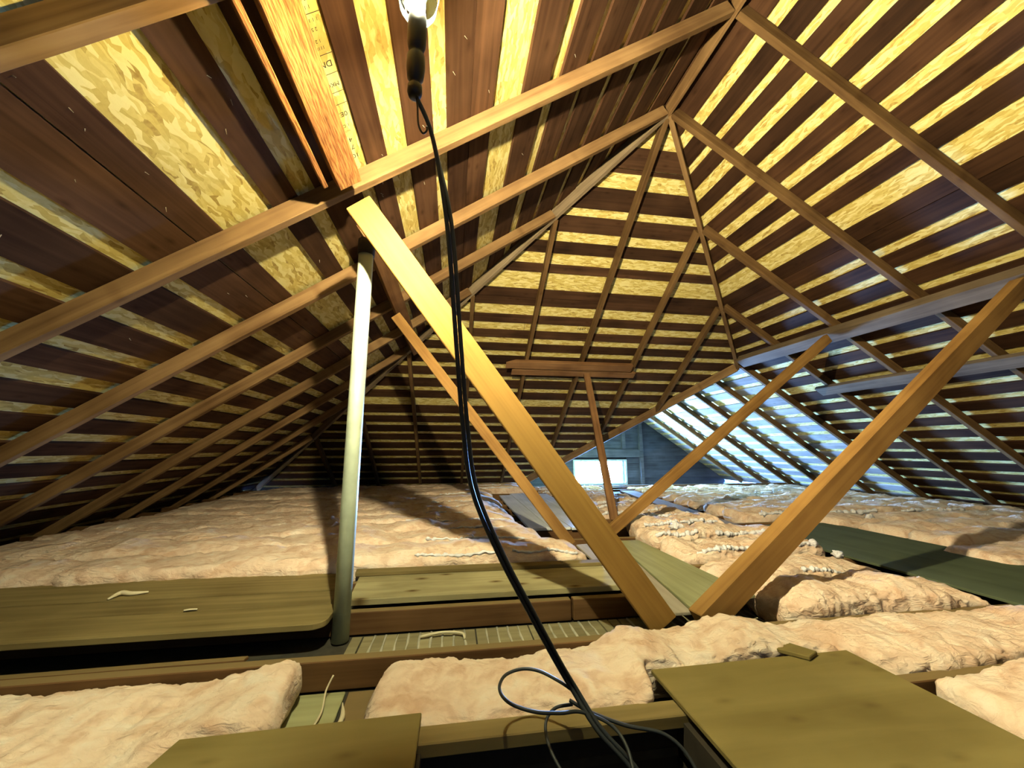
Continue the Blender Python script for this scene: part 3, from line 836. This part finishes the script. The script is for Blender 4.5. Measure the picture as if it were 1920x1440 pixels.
# foreground batts
batt(-2.1, -0.47, lerp_tab([(-1.3, 0.80), (-0.85, 0.90), (-0.66, 1.20), (-0.47, 1.22)]), 1.565, ZL, lerp_tab([(-1.6, 0.005), (-0.80, 0.005), (-0.58, 0.030), (-0.47, 0.035)]),
     'pink insulation batt in the bottom left corner with a rounded end', nx=170, m=64, amp=0.020, seed=1.3, endr=0.07)
batt(-0.225, 3.3, lerp_tab([(-0.22, 1.205), (0.60, 1.205), (0.66, 1.338), (1.42, 1.342), (1.50, 1.215), (3.3, 1.215)]),
     lerp_tab([(-0.2, 1.555), (0.55, 1.565), (0.72, 1.60), (1.05, 1.60), (1.3, 1.585), (3.3, 1.57)]), ZL,
     lerp_tab([(-0.2, 0.010), (0.3, 0.012), (0.50, 0.018), (0.68, 0.062), (0.84, 0.030), (1.10, 0.070), (1.35, 0.040), (2.0, 0.045), (3.3, 0.04)]),
     'long pink insulation batt in front of the strut feet, running right', nx=330, m=64, amp=0.020, seed=2.1, endr=0.06)
batt(1.50, 3.2, 0.80, 1.155, ZL, 0.055, 'pink insulation batt in the bottom right corner beside the plywood panel', nx=110, m=48, amp=0.02, seed=3.7)
batt(1.50, 2.66, 1.63, 1.955, ZL, lerp_tab([(1.5, 0.08), (1.7, 0.095), (2.2, 0.095), (2.5, 0.05), (2.66, 0.0)]), 'mounded pink batt end right of the thick strut foot', nx=130, m=52, amp=0.026, seed=4.2, endr=0.12)
batt(1.53, 2.56, 2.03, 2.38, ZL, lerp_tab([(1.5, 0.05), (1.9, 0.09), (2.56, 0.03)]), 'pink batt behind the thick strut, in front of the green panel', nx=110, m=48, amp=0.026, seed=5.5, endr=0.12, torn=[(0.45, 0.95)])
batt(1.52, 2.58, 2.43, 2.79, ZL, 0.10, 'crumpled pink batt right of the greenish plywood strip', nx=90, m=40, amp=0.035, seed=6.1, endr=0.1, torn=[(0.1, 0.5), (0.7, 0.95)], torn_r=1.5)
batt(1.50, 2.60, 2.84, 3.20, ZL, 0.11, 'crumpled pink batt beside the far end of the greenish plywood strip', nx=90, m=40, amp=0.040, seed=7.4, endr=0.1, torn=[(0.05, 0.35), (0.5, 0.9)], torn_r=1.6)
batt(1.62, 2.45, 3.24, 3.60, ZL, 0.12, 'crumpled pink batt behind the foot of the far strut', nx=80, m=40, amp=0.045, seed=8.4, endr=0.1, torn=[(0.05, 0.4), (0.45, 0.9)], torn_r=1.6)

# left field, row behind row
rows = 12
for r in range(rows):
    y = 2.50 + 0.408 * r
    lo, hi = y + 0.004, y + 0.412
    xr = [0.90, 0.72, 0.66, 0.64, 0.62, 0.60, 0.64, 0.60, 0.62, 0.66, 1.3, 1.4][r]
    top = 0.085 + 0.02 * random.random()
    batt(-3.32, xr, lo, hi, ZL, lerp_tab([(-3.3, 0.03), (-2.8, top - 0.01), (-0.5, top + 0.01), (xr - 0.3, top + 0.02), (xr, top - 0.02)]),
         'row of pink insulation left of the walkway, %s from the front' % (['first'] + ORD[1:])[r],
         nx=190 if r < 5 else 130, m=40 if r < 5 else 28, amp=0.024 if r < 6 else 0.02, seed=10 + r * 1.7, group='insulation rows on the left',
         torn=[(0.74, 0.86), (0.88, 0.985)] if r in (0, 3, 7) else ([(0.78, 0.985)] if r in (1, 2, 4, 5, 6) else [(0.8, 0.95)]))
# right field
k = 0
for r in range(9):
    y = 3.66 + 0.407 * r
    lo, hi = y + 0.004, y + 0.40
    x0 = [1.85, 1.56, 1.55, 1.56, 1.55, 1.58, 1.54, 1.50, 1.52][r]
    top = 0.085 - 0.010 * r + 0.02 * random.random()
    batt(x0, 2.42 + 0.05 * r, lo, hi, ZL, top, 'torn pink batt between walkway and grey plank, %s from the front' % (['first'] + ORD[1:])[r],
         nx=80, m=30, amp=0.038, seed=40 + r * 2.3, group='torn batts right of the walkway', torn=[(0.03, 0.55), (0.6, 0.97)], torn_r=1.9)
    batt(2.95 + 0.05 * r, 6.85, lo, hi, ZL, lerp_tab([(3, top), (6.2, top - 0.02), (6.85, 0.02)]), 'pink insulation row right of the grey plank, %s from the front' % (['first'] + ORD[1:])[r],
         nx=140, m=30, amp=0.034, seed=70 + r * 2.9, group='insulation rows in the far right', torn=[(0.02, 0.3), (0.34, 0.6)] if r % 2 else [(0.05, 0.42), (0.5, 0.72)], torn_r=1.8)
for r in range(6):
    y = 1.22 + 0.407 * r
    lo, hi = y + 0.004, y + 0.402
    batt([3.74, 3.72, 3.45, 3.70, 3.72, 3.60][r] + 0.02, 6.85, lo, hi, ZL if r != 2 else ZL, lerp_tab([(3.7, 0.075), (6.0, 0.07), (6.85, 0.02)]),
         'pink insulation row right of the green panel, %s from the front' % (['first'] + ORD[1:])[r], nx=110, m=32, amp=0.026, seed=100 + r * 3.3,
         group='insulation rows right of the green panel')

# loose tufts of white fibre
def tuft(p, r, seed, label):
    vs = []; fs = []
    nu, nv = 14, 9
    for i in range(nv + 1):
        ph = math.pi * i / nv
        for j in range(nu):
            th = 2 * math.pi * j / nu
            d = Vector((math.sin(ph) * math.cos(th), math.sin(ph) * math.sin(th), math.cos(ph)))
            rr = r * (0.75 + 0.7 * noise.noise(d * 2.3 + Vector((seed, seed, seed))) + 0.25 * noise.noise(d * 6 + Vector((seed, 0, seed))))
            vs.append(Vector((d.x * rr * 1.5, d.y * rr, d.z * rr * 0.9)))
    for i in range(nv):
        for j in range(nu):
            a = i * nu + j; b2 = i * nu + (j + 1) % nu
            fs.append((a, a + nu, b2 + nu, b2))
    o = mesh_obj('fibre_tuft', vs, fs, M['torn'], None, Matrix.Translation(p), smooth=True)
    tag(o, label, 'tuft')
tuft((4.05, 3.35, 0.075), 0.036, 1.0, 'white fibre tuft on the insulation right of the green panel')
tuft((1.78, 2.98, 0.125), 0.045, 3.0, 'upright pale tuft beside the far end of the greenish strip')
tuft((2.50, 2.30, 0.06), 0.03, 4.0, 'pale tuft at the near left edge of the green panel')

# ------------------------------------------------------------------ hanging work lamp
LP = Vector((-0.1151, 0.840, 1.8303)); LS = 1.2
lamp = empty('work_lamp', LP); tag(lamp, 'black-handled hanging work lamp with lit bulb, at the top of the view', 'lamp')
axis = Vector((0.0276, 0.0130, -0.2256)).normalized()
ml = frame(LP, Vector((1, 0, 0)), -axis) @ Matrix.Scale(LS, 4)   # local z points up through the bulb
lathe('handle', [(0.006, -0.193), (0.012, -0.190), (0.0155, -0.180), (0.0150, -0.166), (0.009, -0.160), (0.010, -0.157), (0.0165, -0.148), (0.0195, -0.122), (0.0185, -0.098), (0.012, -0.087),
                 (0.0155, -0.084), (0.0195, -0.068), (0.0200, -0.035), (0.0190, -0.008), (0.0165, 0.002), (0.015, 0.022), (0.013, 0.030)], M['rubber'], lamp, matrix=ml)
lathe('guard_cup', [(0.019, -0.002), (0.031, 0.004), (0.038, 0.016), (0.0405, 0.032), (0.0400, 0.036), (0.0375, 0.032), (0.035, 0.017), (0.029, 0.007), (0.019, 0.001)], M['cup'], lamp, matrix=ml, loop=True)
prof = []
for i in range(15):
    a = -math.pi / 2 * 0.80 + (math.pi / 2 * 0.80 + math.pi / 2) * i / 14
    prof.append((max(0.0005, 0.018 * math.cos(a)), 0.066 + 0.021 * math.sin(a)))
lathe('bulb', [(0.0105, 0.0302), (0.0100, 0.046)] + prof, M['bulb'], lamp, matrix=ml)
for k in range(6):
    a = 2 * math.pi * k / 6 + 0.3
    pth = [Vector((math.cos(a) * r, math.sin(a) * r, z)) for r, z in ((0.040, 0.034), (0.044, 0.06), (0.043, 0.09), (0.036, 0.115), (0.020, 0.132), (0.004, 0.137))]
    tube('guard_wire', catmull(pth, 4), 0.0011, M['wire'], lamp, seg=6, matrix=ml)
# unseen hemisphere added round the bulb to dim its light on the roof slope
bc = ml @ Vector((0, 0, 0.066))
md = frame(bc, Vector((0, 1, 0)), Vector((-0.72, 0, 0.69)))
dome = [(0.056 * math.cos(a), 0.056 * math.sin(a)) for a in [math.radians(d_) for d_ in range(6, 90, 8)]] + [(0.0003, 0.056)]
dome += [(max(0.0003, r * 0.97), z * 0.97) for r, z in dome[::-1]]
lathe('added_dimmer', dome, M['dome'], lamp, matrix=md, loop=True)
hk = [Vector((0, 0, 0.136)), Vector((0, 0, 0.155)), Vector((0.012, 0, 0.175)), Vector((0.0, 0, 0.195)), Vector((-0.008, 0, 0.185))]
tube('hook', catmull(hk, 5), 0.002, M['wire'], lamp, seg=6, matrix=ml)
top = ml @ Vector((0, 0, 0.193))
tube('hanger_wire', [top, Vector((top.x, top.y, 2.0)), Vector((top.x, top.y, ZR - S * (XR - top.x) + 0.11))], 0.001, M['wire'], lamp, seg=5, matrix=Matrix.Identity(4))
# small tail hook below the handle, beside the cord
th = [ml @ Vector(q) for q in ((0.004, 0, -0.185), (0.007, 0, -0.215), (0.010, 0.0, -0.250), (0.019, 0.0, -0.268), (0.027, 0, -0.262), (0.027, 0, -0.252))]
tube('strain_hook', catmull(th, 5), 0.0026, M['rubber'], lamp, seg=7, matrix=Matrix.Identity(4))
start = ml @ Vector((0, 0, -0.180))
cord = [start, (-0.0689, 0.88, 1.5166), (-0.0282, 0.92, 1.3076), (0.0039, 0.96, 0.9952), (0.0250, 0.985, 0.7936), (0.0520, 1.005, 0.6349), (0.1220, 1.02, 0.4754), (0.201, 1.045, 0.331),
        (0.282, 1.087, 0.187), (0.328, 1.103, 0.112), (0.380, 1.056, 0.037), (0.455, 1.015, -0.036), (0.50, 0.96, -0.13), (0.52, 0.92, -0.40)]
tube('power_cord', catmull(cord, 8), 0.0058, M['cord'], lamp, seg=10, matrix=Matrix.Identity(4))
# second strand running beside the lamp cord and looping over the insulation: a separate extension cord
def strand(name, pts, r, label):
    return tag(tube(name, catmull(pts, 8), r, M['cord'], None, seg=9), label, 'cord')
off = Vector((0.0115, -0.002, 0.001))
c2 = [Vector(p) + off for p in cord[2:10]]
strand('extension_cord', [Vector(cord[1]) + Vector((0.001, 0.0120, 0))] + c2 + [Vector(p) + Vector((0.0115, 0.0, 0.002)) for p in cord[10:]], 0.0055,
       'second black cord hanging close beside the lamp cord down into the hatch')
strand('extension_cord', [(0.322, 1.100, 0.085), (0.375, 1.085, 0.060), (0.46, 1.065, 0.035), (0.555, 1.04, 0.02), (0.60, 1.0, -0.02), (0.615, 0.93, -0.10)], 0.0045,
       'thin dark cord trailing right from the hanging cords along the hatch edge')
strand('extension_cord', [(0.335, 1.112, 0.10), (0.296, 1.115, 0.125), (0.250, 1.149, 0.135), (0.204, 1.165, 0.135), (0.156, 1.150, 0.13), (0.137, 1.110, 0.12), (0.158, 1.070, 0.11), (0.216, 1.045, 0.10), (0.285, 1.055, 0.085),
                          (0.345, 1.075, 0.07), (0.415, 1.06, 0.045), (0.440, 1.02, 0.02), (0.436, 0.97, -0.02), (0.43, 0.93, -0.12)], 0.0042,
       'black cord looping over the front insulation, left of the hanging cords')
strand('extension_cord', [(0.330, 1.10, 0.075), (0.285, 1.115, 0.06), (0.258, 1.105, 0.035), (0.256, 1.06, 0.01), (0.280, 1.005, -0.02), (0.315, 0.955, -0.06), (0.34, 0.92, -0.15)], 0.0040,
       'thin black cord loop dropping into the hatch')

# ------------------------------------------------------------------ stamped writing on the decking
def stamp(kind, text, along, v, size, rot, mat='ink', zoff=-0.0006):
    cu = bpy.data.curves.new('stamp_text', 'FONT')
    cu.body = text; cu.size = size; cu.align_x = 'CENTER'; cu.align_y = 'CENTER'; cu.extrude = 0.0002
    tmp = bpy.data.objects.new('tmp_text', cu); C.objects.link(tmp)
    dg = bpy.context.evaluated_depsgraph_get()
    me = bpy.data.meshes.new_from_object(tmp.evaluated_get(dg))
    bpy.data.objects.remove(tmp)
    me.materials.clear(); me.materials.append(M[mat])
    o = bpy.data.objects.new('stamp_text', me); link(o, sheath[kind])
    # text faces down into the attic: local z = -normal, x across the strip
    m = Matrix.Translation((along, v, RD + BT + zoff)) @ Matrix.Rotation(math.pi, 4, 'Y') @ Matrix.Rotation(rot, 4, 'Z')
    o.matrix_basis = m
    return o
def stamp_bar(kind, along, v0, v1, w=0.002):
    mesh_obj('stamp_line', [(q[0], q[1], q[2]) for q in box_verts(along - w / 2, along + w / 2, v0, v1, RD + BT - 0.0009, RD + BT - 0.0003)], BOXF, M['ink'], sheath[kind], slope_matrix(kind))
lines = [(0.90, '111 5'), (0.93, '11N 18'), (0.96, '15 N 87'), (0.985, '47 21 5 1'), (1.012, '4 7 8 2 1'), (1.04, '15 3 2'), (1.085, '11 7 5 1'), (1.115, '1 5 8'), (1.14, '1 1'), (1.18, '1 1 1 5'),
         (1.21, '2 5'), (1.25, '1 2'), (1.275, '1118'), (1.335, 'DM', 2.0), (1.42, 'MKO', 1.5), (1.56, '0E3', 1.9), (1.62, '1 D', 1.4), (1.65, 'NSY', 0.8), (1.70, '4', 2.2), (1.745, '7', 2.2), (1.80, '10', 2.2)]
for row in lines:
    sc = row[2] if len(row) > 2 else 1.0
    stamp('L', row[1], row[0], 2.792, 0.017 * sc, math.pi / 2)
for a in (1.063, 1.16, 1.30, 1.375, 1.455, 1.51):
    stamp_bar('L', a, 2.755, 2.826)
stamp('F', '1647 16', 1.72, 2.535, 0.06, math.pi)
for a in (0.90, 1.06):
    stamp_bar('F', a, 2.475, 2.595, 0.004)

# nails poking through the boards near the lamp
rn = random.Random(3)
nail_me = None
def nail(kind, along, v):
    global nail_me
    if nail_me is None:
        bm = bmesh.new(); bmesh.ops.create_cone(bm, cap_ends=True, segments=6, radius1=0.0016, radius2=0.0006, depth=0.02)
        nail_me = bpy.data.meshes.new('nail'); bm.to_mesh(nail_me); bm.free(); nail_me.materials.append(M['nail'])
    o = bpy.data.objects.new('nail', nail_me); link(o, sheath[kind])
    o.matrix_basis = Matrix.Translation((along, v, RD - 0.004)) @ Matrix.Rotation(rn.uniform(-.5, .5), 4, 'X') @ Matrix.Rotation(math.pi + rn.uniform(-.5, .5), 4, 'Y')
for _ in range(46):
    g = GAPS['L']; i = rn.randrange(4, 17)
    nail('L', rn.uniform(0.5, 2.6), (g[i][1] + g[i + 1][0]) / 2 + rn.uniform(-.04, .04))
